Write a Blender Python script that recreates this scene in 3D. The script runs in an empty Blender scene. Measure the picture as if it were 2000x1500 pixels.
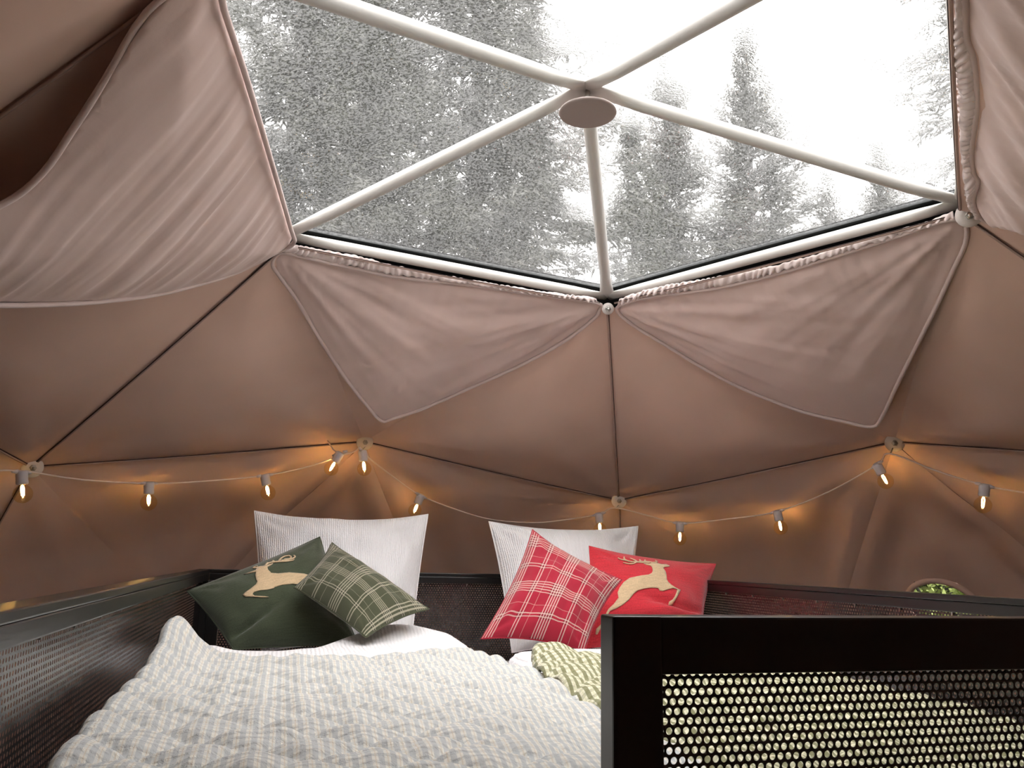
import bpy, bmesh, math, random
import numpy as np
from mathutils import Vector, Matrix, noise as mnoise
from mathutils.geometry import delaunay_2d_cdt

# ------------------------------------------------------------------ camera, sky, exposure
SC = bpy.context.scene
COL = SC.collection
CAM = np.array([-.656, -1.791, 2.372])
yaw, pit, roll = np.radians([14.874, 11.9326, 1.249])
_fw = np.array([math.sin(yaw)*math.cos(pit), math.cos(yaw)*math.cos(pit), math.sin(pit)])
_r = np.array([math.cos(yaw), -math.sin(yaw), 0.0]); _u = np.cross(_r, _fw)
_r2 = _r*math.cos(roll)+_u*math.sin(roll); _u2 = -_r*math.sin(roll)+_u*math.cos(roll)
cd = bpy.data.cameras.new('camera'); cam = bpy.data.objects.new('camera', cd); COL.objects.link(cam)
M = Matrix(((_r2[0], _u2[0], -_fw[0], CAM[0]), (_r2[1], _u2[1], -_fw[1], CAM[1]), (_r2[2], _u2[2], -_fw[2], CAM[2]), (0, 0, 0, 1)))
cam.matrix_world = M
cd.sensor_width = 36; cd.lens = 1619.15*36/2000; cd.clip_start = .02; cd.clip_end = 300
SC.camera = cam
SC.view_settings.view_transform = 'Standard'; SC.view_settings.look = 'None'
SC.view_settings.gamma = 1; SC.view_settings.use_curve_mapping = False
SC.view_settings.exposure = 2.8
w = bpy.data.worlds.new('overcast_sky'); SC.world = w; w.use_nodes = True
wn = w.node_tree.nodes; wl = w.node_tree.links
bg = wn['Background']; bg.inputs['Strength'].default_value = 1.0
_tc = wn.new('ShaderNodeTexCoord'); _nz = wn.new('ShaderNodeTexNoise'); _nz.inputs['Scale'].default_value = 2.2; _nz.inputs['Detail'].default_value = 4
_cr = wn.new('ShaderNodeValToRGB'); _cr.color_ramp.elements[0].color = (.80, .785, .775, 1); _cr.color_ramp.elements[1].color = (1.0, .98, .965, 1)
_cr.color_ramp.elements[0].position = .3; _cr.color_ramp.elements[1].position = .65
wl.new(_tc.outputs['Generated'], _nz.inputs['Vector']); wl.new(_nz.outputs['Fac'], _cr.inputs['Fac']); wl.new(_cr.outputs['Color'], bg.inputs['Color'])
# overcast sky law: brightness (1 + 2 sin(elevation)) / 3 of the zenith
_sx = wn.new('ShaderNodeSeparateXYZ'); wl.new(_tc.outputs['Generated'], _sx.inputs[0])
_mx = wn.new('ShaderNodeMath'); _mx.operation = 'MAXIMUM'; wl.new(_sx.outputs[2], _mx.inputs[0]); _mx.inputs[1].default_value = 0.0
_ma = wn.new('ShaderNodeMath'); _ma.operation = 'MULTIPLY_ADD'; wl.new(_mx.outputs[0], _ma.inputs[0]); _ma.inputs[1].default_value = .6667*1.05; _ma.inputs[2].default_value = .3333*1.05
wl.new(_ma.outputs[0], bg.inputs['Strength'])
SC.cycles.max_bounces = 6; SC.cycles.diffuse_bounces = 4; SC.cycles.glossy_bounces = 2; SC.cycles.transparent_max_bounces = 16
SC.cycles.sample_clamp_indirect = 6; SC.cycles.adaptive_threshold = .2; SC.cycles.caustics_reflective = False

# ------------------------------------------------------------------ helpers
R = 3.0; CZ = .5; CEN = np.array([0, 0, CZ])
rng = random.Random(7)

def tag(o, label=None, cat=None, group=None, kind=None):
    if label: o['label'] = label
    if cat: o['category'] = cat
    if group: o['group'] = group
    if kind: o['kind'] = kind
    return o

def empty(name, loc=(0, 0, 0), parent=None):
    o = bpy.data.objects.new(name, None); COL.objects.link(o); o.location = loc; o.empty_display_size = .1
    if parent: o.parent = parent
    return o

def mesh_np(name, V, Fc):
    """V (n,3), Fc: list of index tuples or int array (m,k)"""
    me = bpy.data.meshes.new(name)
    V = np.asarray(V, np.float32)
    if isinstance(Fc, np.ndarray):
        m, k = Fc.shape
        me.vertices.add(len(V)); me.vertices.foreach_set('co', V.ravel())
        me.loops.add(m*k); me.loops.foreach_set('vertex_index', Fc.astype(np.int32).ravel())
        me.polygons.add(m); me.polygons.foreach_set('loop_start', np.arange(0, m*k, k, dtype=np.int32))
        me.polygons.foreach_set('loop_total', np.full(m, k, np.int32))
        me.update(calc_edges=True)
    else:
        me.from_pydata([tuple(map(float, v)) for v in V], [], Fc); me.update()
    return me

def obj(name, V, Fc, mat, parent=None, smooth=True, uv=None, origin=None):
    V = np.asarray(V, float)
    o_ = np.zeros(3) if origin is None else np.asarray(origin, float)
    me = mesh_np(name, V-o_, Fc)
    if mat: me.materials.append(mat)
    if smooth: me.polygons.foreach_set('use_smooth', [True]*len(me.polygons))
    if uv is not None:
        ul = me.uv_layers.new(name='UVMap')
        li = np.empty(len(me.loops), np.int32); me.loops.foreach_get('vertex_index', li)
        ul.data.foreach_set('uv', np.asarray(uv, np.float32)[li].ravel())
    o = bpy.data.objects.new(name, me); COL.objects.link(o)
    o.location = tuple(o_)
    if parent:
        o.parent = parent
        pl = Vector((0, 0, 0)); p = parent
        while p: pl += Vector(p.location); p = p.parent
        o.location = tuple(Vector(o_)-pl)
    return o

def inst(src, name, parent=None, loc=None):
    o = bpy.data.objects.new(name, src.data); COL.objects.link(o)
    if parent: o.parent = parent
    if loc is not None: o.location = loc
    return o

def frame_of(d):
    d = np.asarray(d, float); d = d/np.linalg.norm(d)
    a = np.array([0, 0, 1.0]) if abs(d[2]) < .9 else np.array([1.0, 0, 0])
    x = np.cross(a, d); x /= np.linalg.norm(x); return x, np.cross(d, x), d

def tube_geo(pts, r, n=8, closed=False, cap=True):
    pts = np.asarray(pts, float); m = len(pts)
    rr = np.full(m, r) if np.isscalar(r) else np.asarray(r)
    V = []; x = None
    for i in range(m):
        if closed: d = pts[(i+1) % m]-pts[i-1]
        else: d = pts[min(i+1, m-1)]-pts[max(i-1, 0)]
        d = d/(np.linalg.norm(d)+1e-12)
        if x is None: x, y, _ = frame_of(d)
        else:
            x = x-d*(x@d); x /= np.linalg.norm(x); y = np.cross(d, x)
        for k in range(n):
            a = 2*math.pi*k/n; V.append(pts[i]+rr[i]*(math.cos(a)*x+math.sin(a)*y))
    Fc = []
    for i in range(m if closed else m-1):
        j = (i+1) % m
        for k in range(n):
            k2 = (k+1) % n; Fc.append((i*n+k, i*n+k2, j*n+k2, j*n+k))
    if cap and not closed:
        Fc.append(tuple(range(n))[::-1]); Fc.append(tuple((m-1)*n+k for k in range(n)))
    return V, Fc

def merge(*gs):
    V = []; Fc = []
    for v, f in gs:
        b = len(V); V += [tuple(p) for p in v]; Fc += [tuple(i+b for i in q) for q in f]
    return V, Fc

def box_geo(x0, x1, y0, y1, z0, z1, b=0.0):
    """box with a small chamfer b"""
    if b <= 0:
        V = [(x, y, z) for x in (x0, x1) for y in (y0, y1) for z in (z0, z1)]
        return V, [(0, 1, 3, 2), (4, 6, 7, 5), (0, 4, 5, 1), (2, 3, 7, 6), (0, 2, 6, 4), (1, 5, 7, 3)]
    bm = bmesh.new(); v, f = box_geo(x0, x1, y0, y1, z0, z1)
    vs = [bm.verts.new(p) for p in v]
    for q in f: bm.faces.new([vs[i] for i in q])
    bmesh.ops.recalc_face_normals(bm, faces=bm.faces)
    bmesh.ops.bevel(bm, geom=bm.edges[:], offset=b, segments=2, profile=.6, affect='EDGES')
    bm.verts.index_update(); V = [tuple(p.co) for p in bm.verts]; Fc = [tuple(p.index for p in q.verts) for q in bm.faces]; bm.free()
    return V, Fc

def lathe_geo(prof, n=20, O=(0, 0, 0), axis=(0, 0, 1)):
    x, y, d = frame_of(axis); O = np.asarray(O, float); V = []; Fc = []
    for (r, h) in prof:
        for k in range(n):
            a = 2*math.pi*k/n; V.append(O+d*h+max(r, 1e-5)*(math.cos(a)*x+math.sin(a)*y))
    for i in range(len(prof)-1):
        for k in range(n):
            k2 = (k+1) % n; Fc.append((i*n+k, i*n+k2, (i+1)*n+k2, (i+1)*n+k))
    return V, Fc

def catmull(P, sub=6, closed=False):
    P = np.asarray(P, float); n = len(P); out = []
    for i in range(n if closed else n-1):
        if closed: a, b, c, d = P[i-1], P[i], P[(i+1) % n], P[(i+2) % n]
        else: a, b, c, d = P[max(i-1, 0)], P[i], P[i+1], P[min(i+2, n-1)]
        for s in range(sub):
            t = s/sub
            out.append(.5*((2*b)+(c-a)*t+(2*a-5*b+4*c-d)*t*t+(3*b-a-3*c+d)*t**3))
    if not closed: out.append(P[-1])
    return np.array(out)

def in_poly(x, y, poly):
    ins = np.zeros(x.shape, bool); n = len(poly); j = n-1
    for i in range(n):
        xi, yi = poly[i]; xj, yj = poly[j]
        c = ((yi > y) != (yj > y)) & (x < (xj-xi)*(y-yi)/(yj-yi+1e-15)+xi)
        ins ^= c; j = i
    return ins

def dist_poly(x, y, poly):
    d = np.full(x.shape, 1e9); n = len(poly)
    for i in range(n):
        a = np.array(poly[i]); b = np.array(poly[(i+1) % n]); e = b-a; L = e@e+1e-15
        t = np.clip(((x-a[0])*e[0]+(y-a[1])*e[1])/L, 0, 1)
        d = np.minimum(d, np.hypot(x-a[0]-t*e[0], y-a[1]-t*e[1]))
    return d

def fill_poly(poly, step):
    """triangulated polygon with interior grid points -> pts(n,2), tris"""
    P = np.array(poly); lo = P.min(0); hi = P.max(0)
    gx, gy = np.meshgrid(np.arange(lo[0], hi[0], step), np.arange(lo[1], hi[1], step*.866))
    gx = gx+(np.arange(gx.shape[0]) % 2)[:, None]*step*.5
    gx = gx.ravel(); gy = gy.ravel()
    k = in_poly(gx, gy, poly) & (dist_poly(gx, gy, poly) > step*.45)
    pts = [Vector(p) for p in poly]+[Vector((a, b)) for a, b in zip(gx[k], gy[k])]
    n = len(poly)
    r = delaunay_2d_cdt(pts, [(i, (i+1) % n) for i in range(n)], [list(range(n))], 1, 1e-7)
    return np.array([tuple(v) for v in r[0]]), [tuple(f) for f in r[2]]

def nz(x, y, z=0.0): return mnoise.noise(Vector((x, y, z)))

# ------------------------------------------------------------------ materials
def mat(name, col=(.5, .5, .5), rough=.6, metal=0.0, spec=.5, sheen=0.0, trans=0.0):
    m = bpy.data.materials.new(name); m.use_nodes = True
    b = m.node_tree.nodes['Principled BSDF']
    b.inputs['Base Color'].default_value = (*col, 1); b.inputs['Roughness'].default_value = rough
    b.inputs['Metallic'].default_value = metal; b.inputs['Specular IOR Level'].default_value = spec
    if sheen: b.inputs['Sheen Weight'].default_value = sheen; b.inputs['Sheen Roughness'].default_value = .5
    return m

class NB:
    """small node builder"""
    def __init__(s, m): s.t = m.node_tree; s.n = s.t.nodes; s.l = s.t.links; s.b = s.n.get('Principled BSDF')
    def node(s, typ, **kw):
        q = s.n.new(typ)
        for k, v in kw.items():
            if hasattr(q, k): setattr(q, k, v)
        return q
    def put(s, sock, v):
        if hasattr(v, 'is_linked') or hasattr(v, 'links'): s.l.new(v, sock)
        else: sock.default_value = v
    def math(s, op, a, b=0.0, c=None):
        q = s.n.new('ShaderNodeMath'); q.operation = op
        s.put(q.inputs[0], a); s.put(q.inputs[1], b)
        if c is not None: s.put(q.inputs[2], c)
        return q.outputs[0]
    def coord(s, which='Object'): return s.n.new('ShaderNodeTexCoord').outputs[which]
    def sep(s, v): q = s.n.new('ShaderNodeSeparateXYZ'); s.put(q.inputs[0], v); return q.outputs
    def noise(s, vec, scale, detail=2, rough=.5, dist=0):
        q = s.n.new('ShaderNodeTexNoise'); s.put(q.inputs['Vector'], vec); q.inputs['Scale'].default_value = scale
        q.inputs['Detail'].default_value = detail; q.inputs['Roughness'].default_value = rough; q.inputs['Distortion'].default_value = dist
        return q
    def mapping(s, vec, scale=(1, 1, 1), rot=(0, 0, 0)):
        q = s.n.new('ShaderNodeMapping'); s.put(q.inputs['Vector'], vec); q.inputs['Scale'].default_value = scale; q.inputs['Rotation'].default_value = rot
        return q.outputs[0]
    def ramp(s, fac, stops, interp='LINEAR'):
        q = s.n.new('ShaderNodeValToRGB'); r = q.color_ramp; r.interpolation = interp
        while len(r.elements) < len(stops): r.elements.new(.5)
        for e, (p, c) in zip(r.elements, stops): e.position = p; e.color = (*c, 1) if len(c) == 3 else c
        s.put(q.inputs[0], fac); return q.outputs[0]
    def mix(s, fac, a, b, typ='MIX'):
        q = s.n.new('ShaderNodeMix'); q.data_type = 'RGBA'; q.blend_type = typ
        s.put(q.inputs[0], fac)
        for i, v in ((6, a), (7, b)):
            if isinstance(v, tuple): q.inputs[i].default_value = (*v, 1) if len(v) == 3 else v
            else: s.l.new(v, q.inputs[i])
        return q.outputs[2]
    def bump(s, h, strength=.3, dist=.01):
        q = s.n.new('ShaderNodeBump'); q.inputs['Strength'].default_value = strength; q.inputs['Distance'].default_value = dist
        s.l.new(h, q.inputs['Height']); s.l.new(q.outputs[0], s.b.inputs['Normal']); return q

def cloth_mat(name, col, rough=.75, sheen=.15, weave=900, wrinkle=.25, var=.08, spec=.25):
    m = mat(name, col, rough, sheen=sheen, spec=spec); k = NB(m); c = k.coord('Object')
    n1 = k.noise(c, 2.3, 3); n2 = k.noise(c, 9, 4, .55, .6); n3 = k.noise(c, weave, 1)
    lo = tuple(v*(1-var) for v in col); hi = tuple(min(1, v*(1+var)) for v in col)
    k.l.new(k.ramp(n1.outputs['Fac'], [(.3, lo), (.7, hi)]), k.b.inputs['Base Color'])
    h = k.math('ADD', k.math('MULTIPLY', n2.outputs['Fac'], wrinkle), k.math('MULTIPLY', n3.outputs['Fac'], .02))
    k.bump(h, .35, .02)
    return m

M_LINER = cloth_mat('liner_fabric', (.68, .475, .385), .85, .1, wrinkle=.08)
M_CURT = cloth_mat('curtain_fabric', (.66, .50, .45), .62, .25, wrinkle=.22, spec=.35)
M_PIPE = cloth_mat('piping_fabric', (.64, .51, .475), .7, .2, wrinkle=.05)
M_RUFF = cloth_mat('ruffle_fabric_backlit', (.74, .62, .59), .5, .3, wrinkle=.2, spec=.4)  # lighter than the curtain: daylight through the gathers put into the colour
M_SEAM = mat('seam_cord_dark', (.045, .022, .02), .8)
M_SEAM2 = mat('seam_cord_brown', (.44, .31, .26), .8)
M_TUBE = mat('white_painted_tube', (.60, .58, .55), .35, spec=.5)
k = NB(M_TUBE); k.bump(k.noise(k.coord(), 40, 3).outputs['Fac'], .06, .004)
M_DISC = mat('hub_disc_white', (.66, .60, .56), .5)
M_COVER = mat('hub_cover_taupe', (.36, .29, .27), .55)
M_STEEL = mat('bolt_steel', (.42, .40, .37), .3, metal=.9)
M_BLACK = mat('black_powder_coat', (.010, .0095, .0095), .30, spec=.5)
k = NB(M_BLACK); k.bump(k.noise(k.coord(), 700, 2).outputs['Fac'], .05, .001)
M_BLACK2 = mat('black_perforated_sheet', (.020, .018, .018), .25, spec=.9)
M_GASK = mat('black_rubber', (.006, .008, .008), .6)
M_OUTER = mat('outer_membrane_dark', (.02, .018, .018), .8)
M_CORD = mat('light_cord_white', (.72, .60, .52), .5)
M_SOCK = mat('socket_white', (.62, .56, .55), .45)
M_WOOD = mat('platform_wood', (.30, .19, .11), .6)
k = NB(M_WOOD); k.l.new(k.ramp(k.noise(k.mapping(k.coord(), (3, 30, 3)), 2, 5).outputs['Fac'], [(.3, (.22, .13, .07)), (.7, (.38, .25, .15))]), k.b.inputs['Base Color'])

def pane_mat():
    m = bpy.data.materials.new('wet_clear_vinyl'); m.use_nodes = True
    k = NB(m); k.n.remove(k.b)
    out = [q for q in k.n if q.type == 'OUTPUT_MATERIAL'][0]
    c = k.coord('Object')
    grain = k.noise(c, 130, 2, .6, .4); blot = k.noise(c, 3.0, 3)
    vor = k.node('ShaderNodeTexVoronoi'); k.put(vor.inputs['Vector'], c); vor.inputs['Scale'].default_value = 210
    hgt = k.math('ADD', k.math('MULTIPLY', grain.outputs['Fac'], .8), k.math('MULTIPLY', vor.outputs['Distance'], .35))
    tr = k.node('ShaderNodeBsdfTransparent'); tr.inputs[0].default_value = (.96, .96, .96, 1)
    tl = k.node('ShaderNodeBsdfTranslucent'); tl.inputs[0].default_value = (.9, .9, .9, 1)
    gl = k.node('ShaderNodeBsdfGlossy'); gl.inputs['Roughness'].default_value = .12; gl.inputs[0].default_value = (.9, .9, .9, 1)
    veil = k.ramp(hgt, [(.40, (.014, .014, .014)), (.53, (.030, .030, .030)), (.64, (.085, .085, .085))])
    veil = k.math('ADD', veil, k.math('MULTIPLY', k.math('SUBTRACT', blot.outputs['Fac'], .45), .05))
    bump = k.node('ShaderNodeBump'); bump.inputs['Strength'].default_value = .8; bump.inputs['Distance'].default_value = .01; k.l.new(hgt, bump.inputs['Height'])
    rf = k.node('ShaderNodeBsdfRefraction'); rf.inputs['IOR'].default_value = 1.010; rf.inputs['Roughness'].default_value = .05; rf.inputs['Color'].default_value = (.97, .97, .97, 1); k.l.new(bump.outputs[0], rf.inputs['Normal'])
    m1 = k.node('ShaderNodeMixShader'); m1.inputs[0].default_value = .38; k.l.new(tr.outputs[0], m1.inputs[1]); k.l.new(rf.outputs[0], m1.inputs[2])
    m2 = k.node('ShaderNodeMixShader'); k.l.new(veil, m2.inputs[0]); k.l.new(m1.outputs[0], m2.inputs[1]); k.l.new(tl.outputs[0], m2.inputs[2])
    m3 = k.node('ShaderNodeMixShader'); m3.inputs[0].default_value = .02; k.l.new(m2.outputs[0], m3.inputs[1]); k.l.new(gl.outputs[0], m3.inputs[2])
    k.l.new(m3.outputs[0], out.inputs['Surface'])
    return m
M_PANE = pane_mat()
def clear_mat():
    m = bpy.data.materials.new('clear_vinyl'); m.use_nodes = True; k = NB(m); k.n.remove(k.b)
    out = [q for q in k.n if q.type == 'OUTPUT_MATERIAL'][0]
    tr = k.node('ShaderNodeBsdfTransparent'); gl = k.node('ShaderNodeBsdfGlossy'); gl.inputs['Roughness'].default_value = .08
    fr = k.node('ShaderNodeFresnel'); fr.inputs[0].default_value = 1.35
    mx = k.node('ShaderNodeMixShader'); k.l.new(fr.outputs[0], mx.inputs[0]); k.l.new(tr.outputs[0], mx.inputs[1]); k.l.new(gl.outputs[0], mx.inputs[2]); k.l.new(mx.outputs[0], out.inputs['Surface'])
    return m
M_CLEAR = clear_mat()

# ------------------------------------------------------------------ the dome: three-frequency geodesic
HUB = {'AP': (-.005, -.007, 3.539), 'V0': (.423, .936, 3.322), 'VL': (-.724, .689, 3.321), 'VR': (1.015, -.119, 3.322), 'UL': (-.877, -.512, 3.327),
       'UR': (.171, -.999, 3.305), 'E0': (.851, 1.88, 2.655), 'EL': (-1.52, 1.406, 2.65), 'F1': (-.357, 1.792, 2.854), 'F2': (1.593, .898, 2.848)}
HUB = {a: np.array(b) for a, b in HUB.items()}

def geodesic():
    az0 = math.radians(24.71); ph = math.atan(2)
    ico = [np.array([0, 0, 1.0])]
    for i in range(5):
        a = az0+math.radians(72*i); ico.append(np.array([math.sin(ph)*math.sin(a), math.sin(ph)*math.cos(a), math.cos(ph)]))
    for i in range(5):
        a = az0+math.radians(72*i+36); ico.append(np.array([math.sin(ph)*math.sin(a), math.sin(ph)*math.cos(a), -math.cos(ph)]))
    ico.append(np.array([0, 0, -1.0]))
    fs = []
    for i in range(5):
        j = (i+1) % 5
        fs += [(0, 1+i, 1+j), (1+i, 6+i, 1+j), (6+i, 6+j, 1+j), (11, 6+j, 6+i)]
    V = []; key = {}; T = []
    def vid(p):
        p = p/np.linalg.norm(p); q = tuple(np.round(p, 4))
        if q not in key: key[q] = len(V); V.append(p)
        return key[q]
    for a, b, c in fs:
        A, B, C = ico[a], ico[b], ico[c]; g = {}
        for i in range(4):
            for j in range(4-i): g[i, j] = vid(A*(3-i-j)+B*i+C*j)
        for i in range(3):
            for j in range(3-i):
                T.append((g[i, j], g[i+1, j], g[i, j+1]))
                if i+j < 2: T.append((g[i+1, j], g[i+1, j+1], g[i, j+1]))
    return np.array(V), T
GV, GT = geodesic()
GP = GV*R+CEN; NAME = {}
for nm, p in HUB.items():
    i = int(np.argmin(np.linalg.norm(GP-p, axis=1))); GP[i] = p; NAME[i] = nm
IDX = {v: k_ for k_, v in NAME.items()}
BASEZ = -.02
def keep(t): return GP[list(t)].mean(0)[2] > .05
GT = [t for t in GT if keep(t)]
AP = IDX['AP']
WIN = [t for t in GT if AP in t]
LINER = [t for t in GT if t not in WIN]
LP = GP.copy()                                   # liner hub points sit just inside the tubes
for i in range(len(LP)):
    nm = NAME.get(i)
    d = (CEN-LP[i])/np.linalg.norm(CEN-LP[i])
    off = 0.0 if nm in ('E0', 'EL', 'F1', 'F2') else .032
    LP[i] = LP[i]+d*off

wall = empty('wall_dome', (0, 0, 0)); tag(wall, 'taupe fabric liner of the dome tent in triangular panels', 'tent wall', kind='structure')
roofc = None
HOLE_C = CEN+np.array([2.049, 1.228, 2.196-CZ])*(2.955/2.93); HOLE_R = .145

def tri_n(a, b, c):
    n = np.cross(b-a, c-a); n /= np.linalg.norm(n)
    if n@(CEN-(a+b+c)/3) < 0: n = -n
    return n

def ekey(i, j): return (min(i, j), max(i, j))
F1, F2, E0, EL = IDX['F1'], IDX['F2'], IDX['E0'], IDX['EL']
SHARED = {}
hole_frame = None
fold_edges = set()
for t in LINER:
    for i in range(3):
        a, b = t[i], t[(i+1) % 3]
        for f in (F1, F2):
            o_ = b if a == f else (a if b == f else None)
            if o_ is not None and GP[o_][2] < GP[f][2]-.35: fold_edges.add(ekey(a, b))

def liner_panel(t):
    global hole_frame
    A, B, C = (LP[i] for i in t)
    nms = {NAME.get(i) for i in t}
    if nms in ({'VL', 'V0', 'F1'}, {'V0', 'VR', 'F2'}):      # this panel starts a hand below the ring tube
        fp = LP[[i for i in t if NAME.get(i) in ('F1', 'F2')][0]]
        A, B, C = (p+(fp-p)*.07 for p in (A, B, C))
    n = tri_n(A, B, C); c3 = (A+B+C)/3
    zt = [GP[i][2] for i in t]; lowtri = min(zt) < 2.3
    vis = c3[1] > -.9 and c3[2] > 1.5
    N = 36 if vis else 8
    top = n[2] < -.45
    P = []; ix = {}
    corners = [(A, t[0]), (B, t[1]), (C, t[2])]
    seed = sum(t)*.37
    for i in range(N+1):
        for j in range(N+1-i):
            l = (1-(i+j)/N, i/N, j/N); p = A*l[0]+B*l[1]+C*l[2]
            if vis:
                mn = min(l); ed = min(1, mn*9); sag = (.035 if top else .018)*27*l[0]*l[1]*l[2]
                d = sag
                for q, (cp, ci) in enumerate(corners):
                    v = p-cp; r = np.linalg.norm(v)
                    if r < 1e-6: continue
                    e1 = corners[(q+1) % 3][0]-cp; e1 = e1/np.linalg.norm(e1); e2 = np.cross(n, e1)
                    th = math.atan2(v@e2, v@e1); s1 = math.sin(ci*3.1)
                    d += (.020 if ci in (F1, F2) else .012)*math.exp(-r/.42)*min(1, r/.12)*math.sin((9+2*s1)*th+ci*1.7+seed)*ed
                d += .010*nz(p[0]*2.2, p[1]*2.2, p[2]*2.2+seed)*ed + .004*nz(p[0]*7, p[1]*7, p[2]*5)*ed
                for q in range(3):
                    ia, ib = t[q], t[(q+1) % 3]
                    if ekey(ia, ib) in fold_edges:
                        h = l[(q+2) % 3]*1.05; along = l[(q+1) % 3] if GP[ib][2] < GP[ia][2] else l[q]
                        d += (.016*math.exp(-((h-.05)/.045)**2)-.014*math.exp(-((h-.15)/.06)**2)+.008*math.exp(-((h-.27)/.07)**2))*math.sin(math.pi*min(1, max(0, along+.02)))**.5
                if lowtri:
                    wl_ = min(1.0, 2.2*sum(l[q] for q in range(3) if zt[q] < 2.3)); rr = sum(l[q]*np.linalg.norm(corners[q][0]-CEN) for q in range(3))
                    sp = CEN+(p-CEN)/np.linalg.norm(p-CEN)*(rr-.01); p = p+(sp-p)*wl_*.92; n_l = (CEN-p)/np.linalg.norm(CEN-p); d -= sag; p = p+n_l*d
                else: p = p+n*d
            ix[i, j] = len(P); P.append(p)
    Fc = []
    for i in range(N):
        for j in range(N-i):
            Fc.append((ix[i, j], ix[i+1, j], ix[i, j+1]))
            if i+j < N-1: Fc.append((ix[i+1, j], ix[i+1, j+1], ix[i, j+1]))
    P = np.array(P)
    # porthole
    cc = P[np.array(Fc)].mean(1)
    dd = np.linalg.norm(cc-HOLE_C, axis=1)
    if dd.min() < HOLE_R:
        nn = (CEN-HOLE_C)/np.linalg.norm(CEN-HOLE_C); x, y, _ = frame_of(nn); hole_frame = (HOLE_C, x, y, nn)
        Fc = [f for f, q in zip(Fc, dd) if q > HOLE_R]
    o = obj('liner_panel', P, Fc, M_LINER, wall)
    # make normals face inward
    return o
for t in LINER: liner_panel(t)

# seam cords along the panel edges
done = set()
for t in LINER:
    for q in range(3):
        e = ekey(t[q], t[(q+1) % 3])
        if e in done or e in fold_edges: continue
        done.add(e)
        a, b = LP[e[0]], LP[e[1]]
        m_ = (a+b)/2
        if m_[1] < -.6: continue
        zl = min(GP[e[0]][2], GP[e[1]][2])
        if zl < 2.4:
            azs = [math.atan2(GP[i][0], GP[i][1]) for i in e]
            if abs(azs[0]-azs[1]) > .12 or max(GP[e[0]][2], GP[e[1]][2]) < 2.5: continue
        inn = (CEN-m_)/np.linalg.norm(CEN-m_)
        low = {NAME.get(e[0]), NAME.get(e[1])}
        if (low & {'F1', 'F2'}) and (low & {'VL', 'V0', 'VR'}): continue
        dark = bool(low & {'EL', 'F1', 'F2'}) or low == {'VL', 'EL'}
        pts = [a+(b-a)*s+inn*(.004+.006*math.sin(math.pi*s)) for s in np.linspace(.03, .97, 14)]
        up = np.array([0, 0, 1.0]); side = np.cross(b-a, inn); side /= np.linalg.norm(side)
        if side[2] < 0: side = -side
        V, Fc = tube_geo(pts, .0038, 6); obj('seam_cord', V, Fc, M_SEAM2, wall)
        V, Fc = tube_geo([p+side*.0045 for p in pts], .0021 if dark else .0012, 6); obj('seam_gap', V, Fc, M_SEAM, wall)

# outer weather membrane (keeps daylight out except at the windows)
V = []; Fc = []
for t in LINER:
    zt = [GP[i][2] for i in t]; lowtri = min(zt) < 2.3; near = np.linalg.norm(GP[list(t)].mean(0)-HOLE_C) < 1.3
    N = 20 if near else 6; ix = {}
    P3 = [CEN+(GP[i]-CEN)*(1+.055/R) for i in t]
    for i in range(N+1):
        for j in range(N+1-i):
            l = (1-(i+j)/N, i/N, j/N); p = sum(l[q]*P3[q] for q in range(3))
            if lowtri:
                wl_ = min(1.0, 2.2*sum(l[q] for q in range(3) if zt[q] < 2.3)); p = p+(CEN+(p-CEN)/np.linalg.norm(p-CEN)*(R+.085)-p)*wl_
            ix[i, j] = len(V); V.append(p)
    for i in range(N):
        for j in range(N-i):
            fs_ = [(ix[i, j], ix[i+1, j], ix[i, j+1])]
            if i+j < N-1: fs_.append((ix[i+1, j], ix[i+1, j+1], ix[i, j+1]))
            for f in fs_:
                if np.linalg.norm(sum(V[q] for q in f)/3-HOLE_C*1.02) > .24: Fc.append(f)
outer = obj('wall_outer_cover', V, Fc, M_OUTER, None, smooth=False); tag(outer, 'dark outer weather membrane stretched over the dome frame', 'tent cover', kind='structure')

# windows
win = empty('window_1', tuple(HUB['AP'])); tag(win, 'five-sided clear vinyl skylight wet with condensation at the dome top', 'skylight', kind='structure')
for t in WIN:
    t = [AP]+[i for i in t if i != AP]
    n = tri_n(*(GP[i] for i in t)); P = [GP[i]+(GP[i]-CEN)/np.linalg.norm(GP[i]-CEN)*.024 for i in t]
    N = 16; Q = []; ix = {}
    for i in range(N+1):
        for j in range(N+1-i):
            l = (1-(i+j)/N, i/N, j/N); p = P[0]*l[0]+P[1]*l[1]+P[2]*l[2]
            p = p-n*.03*27*l[0]*l[1]*l[2]*.6+n*.004*nz(p[0]*5, p[1]*5, 3)
            ix[i, j] = len(Q); Q.append(p)
    Fq = []
    for i in range(N):
        for j in range(N-i):
            Fq.append((ix[i, j], ix[i+1, j], ix[i, j+1]))
            if i+j < N-1: Fq.append((ix[i+1, j], ix[i+1, j+1], ix[i, j+1]))
    obj('pane', Q, Fq, M_PANE, win, origin=GP[t[0]])
    if {NAME.get(t[1]), NAME.get(t[2])} not in ({'VL', 'V0'}, {'V0', 'VR'}): continue
    a, b = GP[t[1]]-n*.034, GP[t[2]]-n*.034
    inw = (GP[AP]-(a+b)/2); inw -= (b-a)*(inw@(b-a))/((b-a)@(b-a)); inw /= np.linalg.norm(inw)
    w0, w1 = -.03, .018
    V8 = [a+inw*w0, a+inw*w1, b+inw*w1, b+inw*w0]; V8 += [p+n*.012 for p in V8]
    obj('gasket', V8, [(0, 1, 2, 3), (4, 7, 6, 5), (0, 4, 5, 1), (1, 5, 6, 2), (2, 6, 7, 3), (3, 7, 4, 0)], M_GASK, win, smooth=False)
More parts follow.
